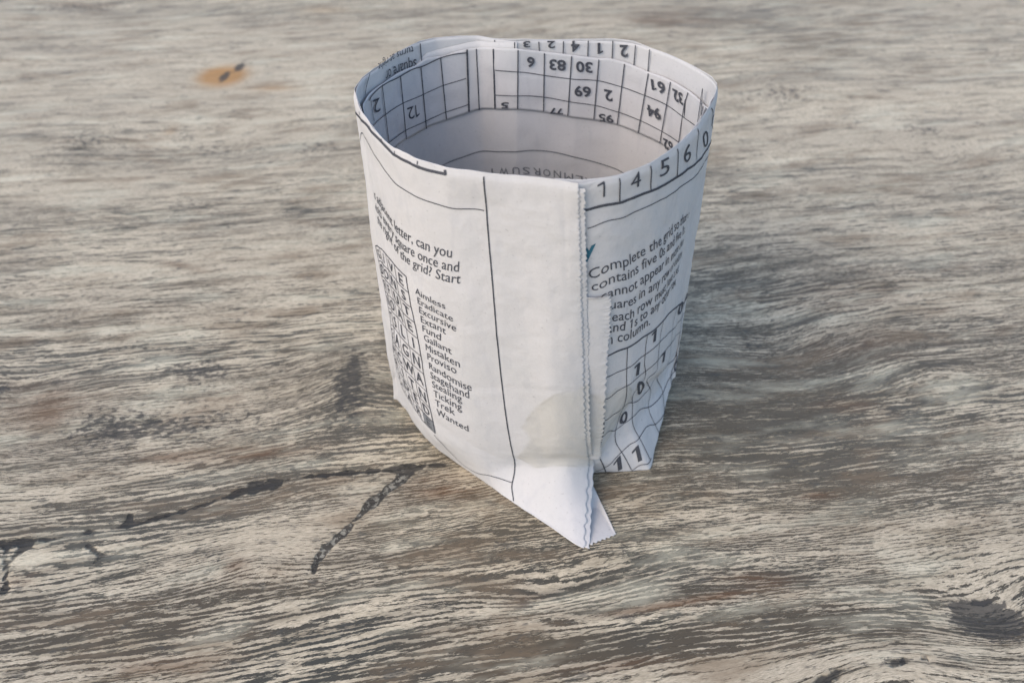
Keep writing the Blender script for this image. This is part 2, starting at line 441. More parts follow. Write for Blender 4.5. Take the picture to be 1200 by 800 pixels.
# beneath the seam, then to the right
e0 = np.array(at_z(760, 550.5, 0)); e1 = np.array([0.0424, 0.0112, 0.0085])
def edge(t):
    return e0 * (1 - t) + e1 * t
def ez(px, t):
    return edge(t)
def right(rim, p1, p2, ridge, recess, crease, bot, **k):
    c = col_right(rim, p1, p2, ridge, recess, crease, (700, 500), 0.0, **k)
    c[7] = np.asarray(bot); c[6] = c[5] * 0.5 + c[7] * 0.5
    COLS.append(c)
right((650, 214), (664, 330), (672, 410), (674, 505), (673, 518), (675, 535), at_z(682, 556, 0), deep=-.0028, dc=-.0036, ro=-.0020)
right((683, 216), (699, 330), (707, 410), (707, 506), (704, 521), (702.5, 534), at_z(710, 553.5, 0), deep=-.0028, dc=-.0036, ro=-.0020)
right((704, 212.5), (719, 320), (724, 405), (723, 486), (716, 506), (714, 524), at_z(728, 552.5, 0), deep=-.0030, dc=-.0038, ro=-.0014)
right((725, 208), (738, 315), (740, 400), (738, 468), (727, 490), (727, 509), at_z(745.5, 551.3, 0))
right((744, 201), (752, 305), (753, 390), (751, 452), (740, 474), (741, 500), edge(0.0))
right((762, 193), (767, 295), (766, 380), (764, 440), (755, 460), (757, 489), edge(0.22))
right((780, 183), (780, 285), (776, 370), (773, 432), (765, 450), (766, 484), edge(0.36))
right((796, 171), (790, 275), (783, 360), (780, 426), (773, 443), (774, 480.5), edge(0.50))
right((820, 146), (805, 260), (794, 345), (789, 415), (784, 432), (783, 474), edge(0.68), deep=-.0018, dc=-.0022)
right((836, 119), (816, 240), (803, 330), (796, 404), (793, 420), (790, 455), edge(0.88), deep=-.0009, dc=-.0013)
# the dent above the folded corner: in from the straight line ridge - bottom edge
for k, w in ((3, 0.9), (4, 1.0), (5, 1.0), (6, .9), (7, .7), (8, .4), (9, .15)):
    rg, b = COLS[k][3], COLS[k][7]
    inw = np.array([*(CEN - rg[:2]), 0]); inw /= np.linalg.norm(inw)
    COLS[k][4] = rg + (b - rg) * 0.26 + inw * 0.0030 * w
    COLS[k][5] = rg + (b - rg) * 0.56 + inw * 0.0036 * w
    COLS[k][6] = COLS[k][5] * 0.5 + b * 0.5
r0 = at_z(842, 100, H)
c = [r0]
for t, z in ((.3, .066), (.6, .044), (.85, .026), (.9, .020), (.95, .0145), (.98, .0115)):
    c.append(np.array([*(r0[:2] * (1 - t) + (e1[:2] + [-.0001, .0001]) * t), z]))
c.append(np.array(e1)); COLS.append(c)
# round the back
back = [r for r in RIM[10:27]]
for k, (x, y) in enumerate(back):
    rim = at_z(x, y, H)
    ph = math.atan2(rim[1] - CEN[1], rim[0] - CEN[0])
    f = min(1.0, (k + 1) / 3)
    zb = e1[2] * (1 - f)
    cc = [rim]
    for z, o in ((0.066, -.0003), (0.042, -.0005), (0.024, -.0007), (0.019, -.0008), (0.014, -.001)):
        cc.append(polar(np.array(ph + (0.093 - z) * 0.3 * (k / 16 - .3)), max(z, zb + 0.002), o))
    bpt = polar(np.array(ph + 0.03 * (k / 16 - .3)), zb, -.0012 - .004 * k / 16)
    cc.append(cc[-1] * 0.45 + bpt * 0.55); cc.append(bpt); COLS.append(cc)
# the left and front sheet
def front(*a, **k):
    COLS.append(col_front(*a, **k))
# left outline: points on the wall at given heights
phi_l = hit(415, 105)[0]; bl = at_z(462.8, 462.5, 0)
phi_b = math.atan2(bl[1] - CEN[1], bl[0] - CEN[0])
c = [at_z(415, 105, H)]
for z, o, w in ((0.066, -.0003, .25), (0.042, -.0005, .5), (0.024, -.0008, .7), (0.016, -.0010, .8), (0.009, -.0014, .9)):
    c.append(polar(np.array(phi_l % (2*math.pi) * (1 - w) + w * (phi_b % (2*math.pi))), z, o))
c.append(c[-1] * 0.45 + bl * 0.55); c.append(bl); COLS.append(c)
front((424, 132.5), (440, 258), (453, 350), (461, 420), (465, 448), (467.5, 470.5))
front((435, 150), (451, 275), (460, 360), (466, 430), (471, 461), (475.5, 481.5))
front((460, 175), (475, 310), (485, 390), (493, 460), (499, 500), (502, 516))
front((490, 188.5), (503, 325), (511, 405), (519, 482), (524, 520), (527, 537))
front((523, 198), (535, 335), (544, 420), (554, 505), (559, 538), (563, 563), offs=(-.0003, -.0007, -.0014, -.0026))
front((567, 204), (575.5, 320), (585, 420), (597, 512), (604, 545), (602, 590), offs=(-.0003, -.0008, -.0018, -.0034))
front((600, 207), (608, 325), (616, 425), (626, 512), (632, 545), (625, 605), offs=(-.0003, -.0008, -.0020, -.0038))
front((640, 212), (645, 330), (651, 430), (658, 514), (662, 544), (655, 625), offs=(-.0003, -.0008, -.0020, -.0040))
front((678, 217), (681.5, 330), (684, 430), (687, 515), (690.5, 545), (685, 643), offs=(-.0003, -.0007, -.0016, -.0038))
I_SEAM = len(COLS) - 1
front((686, 217), (689, 330), (691, 430), (693, 515), (697, 544), (692, 645), offs=(-.0003, -.0007, -.0016, -.0038))

COLS = np.array(COLS)                                  # columns x 8 levels x 3
# the front sheet lies outside the wrapped layer at the seam
lift = np.zeros(len(COLS)); lift[:5] = [-.0007, -.0006, -.0005, -.0004, -.0003]
for k in range(5):
    q = COLS[k, :6, :2] - CEN
    COLS[k, :6, :2] += q / np.linalg.norm(q, axis=-1, keepdims=True) * lift[k]
_seglen = np.linalg.norm(np.diff(COLS[:, 0], axis=0), axis=-1)
S_COL = np.concatenate([[0], np.cumsum(_seglen)])      # metres along the rim
S_SEAM = S_COL[I_SEAM]; S_END = S_COL[-1]
V_LEV = np.array([0, .28, .53, .73, .80, .885, .95, 1.0])
NS, NV = 620, 170
_s = np.linspace(0, S_END, NS); _v = np.linspace(0, 1, NV)
_lv = np.stack([hermite(_s, S_COL, COLS[:, k]) for k in range(8)], 1)
_lin = np.stack([np.interp(_s, S_COL, COLS[:, 0, a]) for a in range(3)], -1)
_lv[:, 0] = 0.2 * _lv[:, 0] + 0.8 * _lin                  # the folded rim runs in short straight kinks     # NS x 8 x 3
_gr = np.stack([hermite(_v, V_LEV, _lv[i]) for i in range(NS)], 0)        # NS x NV x 3
def normals(G):
    du = np.gradient(G, axis=0); dv = np.gradient(G, axis=1)
    n = np.cross(dv, du)
    return n / np.maximum(np.linalg.norm(n, axis=-1, keepdims=True), 1e-12)
_nrm = normals(_gr)
# creases and soft dents of handled newsprint
_SS, _VV = np.meshgrid(_s, _v, indexing='ij')
_w = 0.00022 * vnoise(_SS * 95, _VV * 9, 11) + 0.00012 * vnoise(_SS * 260 + 9, _VV * 22, 12) + 0.00005 * vnoise(_SS * 700, _VV * 60, 13)
_cr = np.random.default_rng(19)
for _k in range(46):
    _c = (_cr.uniform(0.0, S_END), _cr.uniform(0.03, 0.97)); _th = _cr.uniform(0, math.pi); _len = _cr.uniform(.003, .011)
    _dx = _SS - _c[0]; _dy = (_VV - _c[1]) * 0.098
    _al = _dx * math.cos(_th) + _dy * math.sin(_th); _ac = -_dx * math.sin(_th) + _dy * math.cos(_th) + 4.0 * _al ** 2 * _cr.uniform(-1, 1)
    _w += _cr.choice([-1, 1]) * _cr.uniform(.00003, .00008) * np.exp(-(_al / _len) ** 2) * np.exp(-np.abs(_ac) / 0.0007)
_w = _w * (0.35 + 0.65 * smooth(_VV, 0.0, 0.08))
# faint horizontal handling crease right across the front
_w += -0.0005 * np.exp(-(_VV / 0.012) ** 2)
_kn = np.interp(_s, np.arange(0, S_END + .006, .0052), np.random.default_rng(31).random(len(np.arange(0, S_END + .006, .0052))))
_w += 0.0006 * _kn[:, None] * np.exp(-(_VV / 0.05) ** 2)
_w += -0.00010 * np.exp(-((_SS - S_COL[I_SEAM] + 0.0030) / 0.0004) ** 2) * smooth(_VV, 0.0, 0.02) * (1 - smooth(_VV, 0.25, 0.4))
_w += -0.00010 * np.exp(-((_VV - 0.60 - 0.01 * np.sin(_SS * 90)) / 0.008) ** 2) * smooth(_SS, 0.15, 0.19)
_gr = _gr + _nrm * _w[..., None]
_k2 = np.interp(_s, np.arange(0, S_END + .008, .0071), np.random.default_rng(77).random(len(np.arange(0, S_END + .008, .0071))))
_gr[..., 2] += 0.0006 * _k2[:, None] * np.exp(-(_VV / 0.04) ** 2)
_gr[..., 2] = np.maximum(_gr[..., 2], 0.0003)
_nrm = normals(_gr)

def outer(s, v, off=0.0):
    """point of the outer sheet at s metres along the rim, v down the wall (0 rim, 1 bottom), off metres outside it"""
    s = np.asarray(s, float); v = np.asarray(v, float)
    a = np.clip(s / S_END * (NS - 1), 0, NS - 1.0001); b = np.clip(v * (NV - 1), 0, NV - 1.0001)
    i = a.astype(int); j = b.astype(int); fa = (a - i)[..., None]; fb = (b - j)[..., None]
    def bl(G):
        return G[i, j] * (1 - fa) * (1 - fb) + G[i + 1, j] * fa * (1 - fb) + G[i, j + 1] * (1 - fa) * fb + G[i + 1, j + 1] * fa * fb
    return bl(_gr) + bl(_nrm) * np.asarray(off)[..., None]

_gpx = to_px(_gr)
def sv_at(px, py, part):
    """paper coordinates of the place seen at a photo pixel, on the front sheet ('f') or the right one ('r')"""
    if part == 'f':
        lo, hi = int(NS * 0.62), NS
    else:
        lo, hi = 0, int(NS * 0.34)
    G = _gpx[lo:hi]
    nz = np.sum(_nrm[lo:hi] * (CAM - _gr[lo:hi]), -1)
    d = np.hypot(G[..., 0] - px, G[..., 1] - py) + np.where(nz > 0, 0, 500)
    k = np.unravel_index(np.argmin(d), d.shape)
    i = min(max(k[0] + lo, 1), NS - 2); j = min(max(k[1], 1), NV - 2)
    ds = (_gpx[i + 1, j] - _gpx[i - 1, j]) / 2; dv = (_gpx[i, j + 1] - _gpx[i, j - 1]) / 2
    M = np.stack([ds, dv], 1); r = np.array([px, py]) - _gpx[i, j]
    if abs(np.linalg.det(M)) > 1e-4:
        u = np.linalg.solve(M, r)
        u = np.clip(u, -2, 2)
    else:
        u = np.zeros(2)
    return np.array([(i + u[0]) / (NS - 1) * S_END, (j + u[1]) / (NV - 1)])

# ------------------------------------------------------------------ materials of the pot
def paper_material(name, col, transl=0.20):
    w = NT(name)
    geo = w.n("ShaderNodeTexCoord").outputs["Object"]
    n1 = w.noise(geo, 90, 4, 0.55); n2 = w.noise(geo, 1500, 3, 0.6); n3 = w.noise(w.vscale(geo, (260, 260, 1400)), 1.0, 2.0)
    warm = w.mix(w.rng(n1, 0.3, 0.7), (*col, 1), tuple(x * y for x, y in zip(col, (0.95, 0.955, 0.95))) + (1,))
    c = w.mix(w.math('MULTIPLY', w.rng(n2, 0.35, 0.75), 0.16), warm, tuple(x * 0.78 for x in col) + (1,))
    fleck = w.rng(w.noise(geo, 1500, 1, 0.4), 0.75, 0.78)
    c = w.mix(w.math('MULTIPLY', fleck, 0.35), c, (0.30, 0.28, 0.26, 1))
    # damp translucent patch near the seam, print of the other side ghosting through
    damp = w.attr("damp")
    c = w.mix(w.math('MULTIPLY', damp, 0.36), c, (0.49, 0.46, 0.37, 1))
    tide = w.math('MULTIPLY', w.math('MULTIPLY', damp, w.math('SUBTRACT', 1.0, damp)), 4.0)
    c = w.mix(w.math('MULTIPLY', w.math('POWER', tide, 2.0), w.rng(w.noise(geo, 160, 2), 0.4, 0.6, 0.0, 0.34)), c, (0.36, 0.335, 0.27, 1))
    gh = w.rng(w.noise(w.vscale(geo, (330, 330, 120)), 1.0, 1.0), 0.56, 0.70)
    c = w.mix(w.math('MULTIPLY', gh, 0.09), c, (0.3, 0.32, 0.36, 1))
    b = w.n("ShaderNodeBsdfPrincipled")
    w.put(b.inputs["Base Color"], c)
    b.inputs["Roughness"].default_value = 0.72
    b.inputs["Specular IOR Level"].default_value = 0.25
    ht = w.math('ADD', w.math('MULTIPLY', n2, 0.25), w.math('ADD', w.math('MULTIPLY', n1, 1.2), w.math('MULTIPLY', n3, 0.15)))
    nm = w.bump(ht, 0.5, 0.0004)
    w.put(b.inputs["Normal"], nm)
    tr = w.n("ShaderNodeBsdfTranslucent"); w.put(tr.inputs[0], c)
    mx = w.n("ShaderNodeMixShader"); mx.inputs[0].default_value = transl
    w.put(mx.inputs[1], b.outputs[0]); w.put(mx.inputs[2], tr.outputs[0])
    return w.out(mx.outputs[0])

def ink_material(name, col):
    w = NT(name)
    geo = w.n("ShaderNodeTexCoord").outputs["Object"]
    n = w.noise(geo, 2600, 2, 0.6)
    c = w.mix(w.math('MULTIPLY', w.rng(n, 0.45, 0.75), 0.30), (*col, 1), tuple(min(1, x + 0.14) for x in col) + (1,))
    b = w.n("ShaderNodeBsdfPrincipled"); w.put(b.inputs["Base Color"], c); b.inputs["Roughness"].default_value = 0.8
    b.inputs["Specular IOR Level"].default_value = 0.15
    return w.out(b.outputs[0])

PAPER = paper_material("newsprint_paper", (0.64, 0.62, 0.60))
PAPER_EDGE = paper_material("torn_paper_fibre", (0.80, 0.79, 0.775), 0.25)
INK = ink_material("printing_ink", (0.060, 0.062, 0.070))
INK_GREY = ink_material("grey_printing_ink", (0.16, 0.165, 0.17))
INK_TEAL = ink_material("teal_printing_ink", (0.03, 0.12, 0.16))

# ------------------------------------------------------------------ pot: build the sheets
pot = bpy.data.objects.new("newspaper_pot", None)
pot.location = (0, 0, 0); pot.empty_display_size = 0.02
COL.objects.link(pot)
pot["label"] = "open round pot folded from printed newspaper puzzle pages standing on wood grain table"
pot["category"] = "paper pot"

def solid(ob, th=0.00011, off=-1):
    m = ob.modifiers.new("thickness", 'SOLIDIFY'); m.thickness = th; m.offset = off; m.use_rim = True

def poly_mask(S, V, pts, soft):
    """soft inside mask of a polygon in paper coordinates"""
    pts = np.asarray(pts); x = S / 0.1; y = V; px = pts[:, 0] / 0.1; py = pts[:, 1]
    inside = np.zeros(S.shape, bool); dist = np.full(S.shape, 9.0)
    for k in range(len(px)):
        x0, y0, x1, y1 = px[k - 1], py[k - 1], px[k], py[k]
        cond = ((y0 > y) != (y1 > y)) & (x < (x1 - x0) * (y - y0) / (y1 - y0 + 1e-12) + x0)
        inside ^= cond
        d = np.array([x1 - x0, y1 - y0]); L = d @ d + 1e-12
        t = np.clip(((x - x0) * d[0] + (y - y0) * d[1]) / L, 0, 1)
        dist = np.minimum(dist, np.hypot(x - x0 - t * d[0], y - y0 - t * d[1]))
    sd = np.where(inside, dist, -dist)
    return smooth(sd, -soft, soft)

DAMP_F = [sv_at(x, y, 'f') for x, y in [(694, 447), (676, 457), (650, 463), (628, 478), (612, 500), (622, 514), (606, 536), (625, 547), (660, 545), (694, 545)]]
DAMP_R = [sv_at(x, y, 'r') for x, y in [(702, 462), (722, 455), (736, 452), (741, 458), (735, 476), (724, 492), (717, 506), (706, 524), (702, 530)]]
DAMP_R = [np.array([0, DAMP_R[0][1]])] + DAMP_R + [np.array([0, DAMP_R[-1][1]])]

def teeth(v, pitch=0.0150, amp=0.00032, seed=3):
    r = np.random.default_rng(seed)
    t = (v / pitch) % 1.0
    tri = np.abs(((v + 0.004 * vnoise(v * 60, v * 0, seed + 9)) / pitch) % 1.0 - 0.5) * 2
    k = r.random(400)
    return amp * ((smooth(tri, 0.15, 0.85) * 2 - 1) * (0.35 + 0.9 * k[np.clip((v / pitch).astype(int), 0, 399)]) + 0.3 * vnoise(v * 260, v * 0, seed) + 0.3 * vnoise(v * 45, v * 0 + 3, seed))

def sheet(name, s0, s1, v0, v1, ns, nv, off, serr=0.0, parent=pot, mat=PAPER, damp=True, curl=0.0, end_off=None, seed=3):
    """a piece of the outer sheet between two places along the rim; its right edge may be serrated"""
    f = np.linspace(0, 1, ns)[:, None]; v = np.linspace(v0, v1, nv)[None]
    te = teeth(np.linspace(v0, v1, nv), amp=serr, seed=seed)[None] if serr else 0.0
    s = s0 + (s1 - s0) * f + te * smooth(f, 1 - 0.003 / (s1 - s0), 1.0)
    o = off + (s * 0)
    if end_off is not None:
        o = off + (end_off - off) * f
    if curl:
        o = o + curl * smooth(f, 1 - 0.0025 / (s1 - s0), 1.0) * (0.6 + 0.8 * vnoise(v * 30, v * 0, 4))
    if serr:
        fl = smooth(f, 1 - 0.0007 / (s1 - s0), 1.0)
        o = o + fl * 0.00008 * (vnoise(v * 330, f * 60, seed) + 0.6 * vnoise(v * 900, f * 200, seed + 1))
    V = v + s * 0
    P = outer(s, V, o)
    P[..., 2] = np.maximum(P[..., 2], 0.00025 + np.maximum(0, o * 0.5))
    at = {}
    at["damp"] = np.maximum(poly_mask(s, V, DAMP_F, 0.007), poly_mask(s, V, DAMP_R, 0.006)).ravel() if damp else np.zeros(P.shape[0] * P.shape[1])
    ob = link(name, P.reshape(-1, 3), grid_faces(ns, nv), mat, parent, at)
    return ob

wall = sheet("outer_wall", 0, S_SEAM, 0, 1, 640, 420, 0.0, serr=0.00019, curl=0.00006)
solid(wall, 0.00005)
under = sheet("serrated_under_layer", S_SEAM - 0.006, S_SEAM + 0.0011, 0.012, 0.998, 40, 420, -0.0007, serr=0.00017, end_off=-0.00008, seed=8)

under["label"] = "second serrated paper edge just behind the seam"
solid(under, 0.00005)
# short stub of a third layer that shows right of the seam
s_st = sv_at(712.5, 440, 'r')[0]; v_t = sv_at(706, 345, 'r')[1]; v_b = sv_at(704, 532, 'r')[1]
def stub():
    ns, nv = 26, 220
    f = np.linspace(0, 1, ns)[:, None]; v = np.linspace(v_t, v_b, nv)[None]
    top = np.array([sv_at(x, y, 'r')[0] for x, y in [(713, 350), (712, 380), (709, 415), (707, 460), (704, 505), (701, 530)]])
    vt = np.array([sv_at(x, y, 'r')[1] for x, y in [(713, 350), (712, 380), (709, 415), (707, 460), (704, 505), (701, 530)]])
    s1 = np.interp(v[0], vt, top)[None] + 0
    # torn rounded top corner
    s1 = s1 - 0.0028 * (1 - smooth(v, v_t, v_t + 0.012)) ** 2
    s = 0.0001 + (s1 - 0.0001) * f + teeth(v[0], amp=0.00026, seed=12)[None] * smooth(f, 0.72, 1.0)
    V = v + s * 0 - 0.006 * (f - 0.3) * (1 - smooth(v, v_t, v_t + 0.03))
    P = outer(s, V, 0.00010 + 0.0010 * f ** 1.5)
    ob = link("layer_stub", P.reshape(-1, 3), grid_faces(ns, nv), PAPER, pot,
              {"damp": (poly_mask(s, V, DAMP_R, 0.01)).ravel()})
    solid(ob)
    ob["label"] = "short torn serrated stub beside the seam"
stub()

# ------------------------------------------------------------------ pot: inside
def ring(name, z_top, z_bot, off_top, off_bot, n=420, m=24, phi0=0.0, phi1=2 * math.pi, amp=0.00025, seed=21, mat=PAPER, thick=0.00011):
    ph = np.linspace(phi0, phi1, n)[:, None]; f = np.linspace(0, 1, m)[None]
    zt = z_top(ph) if callable(z_top) else z_top; zb = z_bot(ph) if callable(z_bot) else z_bot
    z = zt + (zb - zt) * f
    o = off_top + (off_bot - off_top) * f + amp * vnoise(ph * 9 + f * 0.4, z * 300, seed) * smooth(f + 0 * ph, 0, 0.25)
    P = polar(ph + 0 * z, z + 0 * ph, o)
    ob = link(name, P.reshape(-1, 3), grid_faces(n, m), mat, pot, {"damp": np.zeros(n * m)})
    if thick: solid(ob, thick, 0)
    return ob
def per(x):
    return x % (2 * math.pi)
def profile(pts, off):
    q = [hit(x, y, off, far=True) for x, y in pts]
    ph = np.array([per(a[0]) for a in q]); z = np.array([a[1] for a in q]); o = np.argsort(ph)
    return ph[o], z[o]
RIM_OFF, BAND_OFF, WALL_OFF = -.0008, -.0018, -.0011
rim_cuff = ring("folded_rim", H + .00005, H - 0.012, -.00055, RIM_OFF - .0002, m=16, amp=0.00012)
BT = [(428, 118), (447, 99), (487, 77), (500, 68), (520, 66), (533, 61), (545, 58), (560, 56), (577, 56), (605, 57), (640, 61), (670, 64.5), (702, 68.5),
      (713, 68), (732, 73), (757, 83.5), (774, 89), (786, 94.5), (808, 107), (825, 123), (832, 129)]
BB = [(461, 175), (480, 161), (495, 153), (523, 141), (549, 132), (578, 128), (606, 128.5), (637, 131.5), (666, 137), (695, 141), (724, 147), (748, 156.5), (774, 169)]
bt_p, bt_z = profile(BT, BAND_OFF); bb_p, bb_z = profile(BB, BAND_OFF)
print("band top z", np.round(bt_z, 4), "\nphi", np.round(bt_p, 2)); print("band bottom z", np.round(bb_z, 4), np.round(bb_p, 2))
def close(p, z):
    m = float(np.mean(z))
    return np.concatenate([p[-2:] - 2 * math.pi, [p[0] - 0.6], p, [p[-1] + 0.6], p[:2] + 2 * math.pi]) if False else (p, z)
def band_top(ph):
    f = np.interp(per(ph), np.concatenate([[0], bt_p, [bt_p[-1] + 0.35, 2 * math.pi]]), np.concatenate([[H - .002], bt_z, [H - .002, H - .002]]))
    return np.minimum(f, H - 0.0006)
def band_bot(ph):
    return np.interp(per(ph), np.concatenate([[0], bb_p, [2 * math.pi]]), np.concatenate([[bb_z[0]], bb_z, [bb_z[0]]]))
band = ring("inner_band", band_top, band_bot, BAND_OFF, BAND_OFF, m=26, amp=0.0002)
inner = ring("inner_wall", H - 0.008, 0.050, WALL_OFF, -.0017, m=40, amp=0.0001)
# a tuck of a middle layer at the back left
MT = [(487, 77), (500, 62.5), (520, 57), (540, 52), (557, 48.8), (575, 49.5), (595, 49.5), (606, 49)]
mt_p, mt_z = profile(MT, -.0010)
tuck = ring("tucked_layer", lambda ph: np.interp(ph, mt_p, mt_z), H - 0.014, -.0010, -.0011, n=80, m=8, phi0=mt_p[0], phi1=mt_p[-1], amp=0.0)
# floor of the pot, folded flat over the table
def floor():
    n = 160; ids = np.linspace(0, S_SEAM, n)
    rimb = outer(ids, np.full(n, 0.995), -0.0004)
    c = np.array([0.002, 0.004, 0.0012])
    V = []; F = []
    m = 8
    for k in range(m + 1):
        f = k / m
        P = rimb * (1 - f) + c * f
        P[:, 2] = rimb[:, 2] * (1 - f) ** 2 + 0.0009 * min(1, f * 4) + 0.0003
        V.append(P)
    V = np.concatenate(V)
    ob = link("pot_floor", V, grid_faces(m + 1, n), PAPER, pot, {"damp": np.zeros(len(V))})
floor()
# the corner of the sheet folded under, lying out on the table below the seam
def under_flap():
    Q = at_z(722, 625.5, 0.0004); Pm = at_z(696, 571, 0.0016)
    n, m = 40, 48
    V = []
    for i in range(n):
        a = i / (n - 1)                        # from just beneath the seam edge (0) down to the right edge (1)
        for j in range(m):
            b = j / (m - 1)                    # from the serrated tip (0) in under the pot (1)
            L = outer(np.array(S_SEAM - 0.0004), np.array(1.0 - 0.105 * b), -0.0005 - 0.0012 * b)
            R = Q * (1 - b) + Pm * b
            p = L * (1 - a) + R * a
            p = p + np.array([0, 0, 1]) * (-0.0026 * math.sin(math.pi * a) * math.sin(math.pi * min(1, b * 1.1 + .05)) - 0.0005 * math.exp(-((b - 0.30 * (1 - a) - .05) / 0.07) ** 2) * (1 - a) * a * 4)
            if j == 0:
                e = np.array([0.45, -0.9, 0]); p = p + e * float(teeth(np.array([a]), pitch=0.13, amp=0.00028, seed=5)[0])
            p[2] = max(p[2], 0.0003)
            V.append(p)
    ob = link("folded_under_flap", V, grid_faces(n, m), PAPER, pot, {"damp": np.zeros(n * m)})
    ob["label"] = "triangular underside corner sticking out at the foot of the seam"
    solid(ob, 0.0001, 0)
under_flap()

# ------------------------------------------------------------------ print on the paper
class Surf:
    """a printed sheet: locate() reads paper coordinates at a photo pixel, point() gives the place just off the paper"""
    def __init__(s, locate, point, parent, off):
        s.locate, s.point, s.parent, s.off = locate, point, parent, off
def in_loc(off):
    def f(px, py):
        h = hit(px, py, off, far=True); return np.array([per(h[0]), h[1]])
    return f
def in_pt(off0):
    def f(a, b, off):
        return polar(np.asarray(a), np.asarray(b), off0 - np.asarray(off))
    return f
S_FRONT = Surf(lambda x, y: sv_at(x, y, 'f'), lambda a, b, o: outer(a, b, o), wall, 0.00012)
S_RIGHT = Surf(lambda x, y: sv_at(x, y, 'r'), lambda a, b, o: outer(a, b, o), wall, 0.00012)
S_BAND = Surf(in_loc(BAND_OFF - .0002), in_pt(BAND_OFF - .0002), band, 0.00012)
S_CUFF = Surf(in_loc(RIM_OFF - .0002), in_pt(RIM_OFF - .0002), rim_cuff, 0.00015)
S_INNER = Surf(in_loc(WALL_OFF - .0002), in_pt(WALL_OFF - .0002), inner, 0.0006)

_cache = {}
ONE_V = np.array([(.17, 0), (.33, 0), (.33, .69), (.22, .69), (.02, .57), (.02, .47), (.17, .55)]) 
ONE_F = [[0, 1, 2], [0, 2, 6], [2, 3, 6], [3, 4, 6], [4, 5, 6]]
def glyphs(txt, bold=0.0, shear=0.0):
    key = (txt, bold, shear)
    if key not in _cache and '1' in txt and txt.isdigit():
        Vs, Fs, x, n = [], [], 0.0, 0
        for ch in txt:
            if ch == '1':
                V, F = ONE_V, ONE_F
                if bold < 0.015: V = ONE_V * [.85, 1] + [[.04, 0], [-.04, 0], [-.04, 0], [0, 0], [0, 0], [0, .03], [.04, .04]]
            else:
                V, F = glyphs(ch, bold, shear); V = V - [V[:, 0].min() - 0.02, 0]
            Vs.append(V + [x, 0]); Fs += [[i + n for i in f] for f in F]; n += len(V); x += V[:, 0].max() + 0.07
        _cache[key] = (np.concatenate(Vs), Fs)
    if key not in _cache:
        cu = bpy.data.curves.new("type", 'FONT'); cu.body = txt; cu.size = 1.0; cu.resolution_u = 3; cu.offset = bold; cu.shear = shear
        ob = bpy.data.objects.new("type", cu); COL.objects.link(ob)
        dg = bpy.context.evaluated_depsgraph_get(); me = bpy.data.meshes.new_from_object(ob.evaluated_get(dg))
        bm = bmesh.new(); bm.from_mesh(me)
        bmesh.ops.triangulate(bm, faces=bm.faces[:])
        V = np.array([v.co[:2] for v in bm.verts]); F = [[v.index for v in f.verts] for f in bm.faces]
        bm.free(); bpy.data.objects.remove(ob); bpy.data.curves.remove(cu); bpy.data.meshes.remove(me)
        _cache[key] = (V, F)
    return _cache[key]
CAP = glyphs("H")[0][:, 1].max()
def advance(txt, bold=0.0):
    if not txt: return glyphs("|", bold)[0][:, 0].min()
    return glyphs(txt + "|", bold)[0][:, 0].max() - np.ptp(glyphs("|", bold)[0][:, 0])

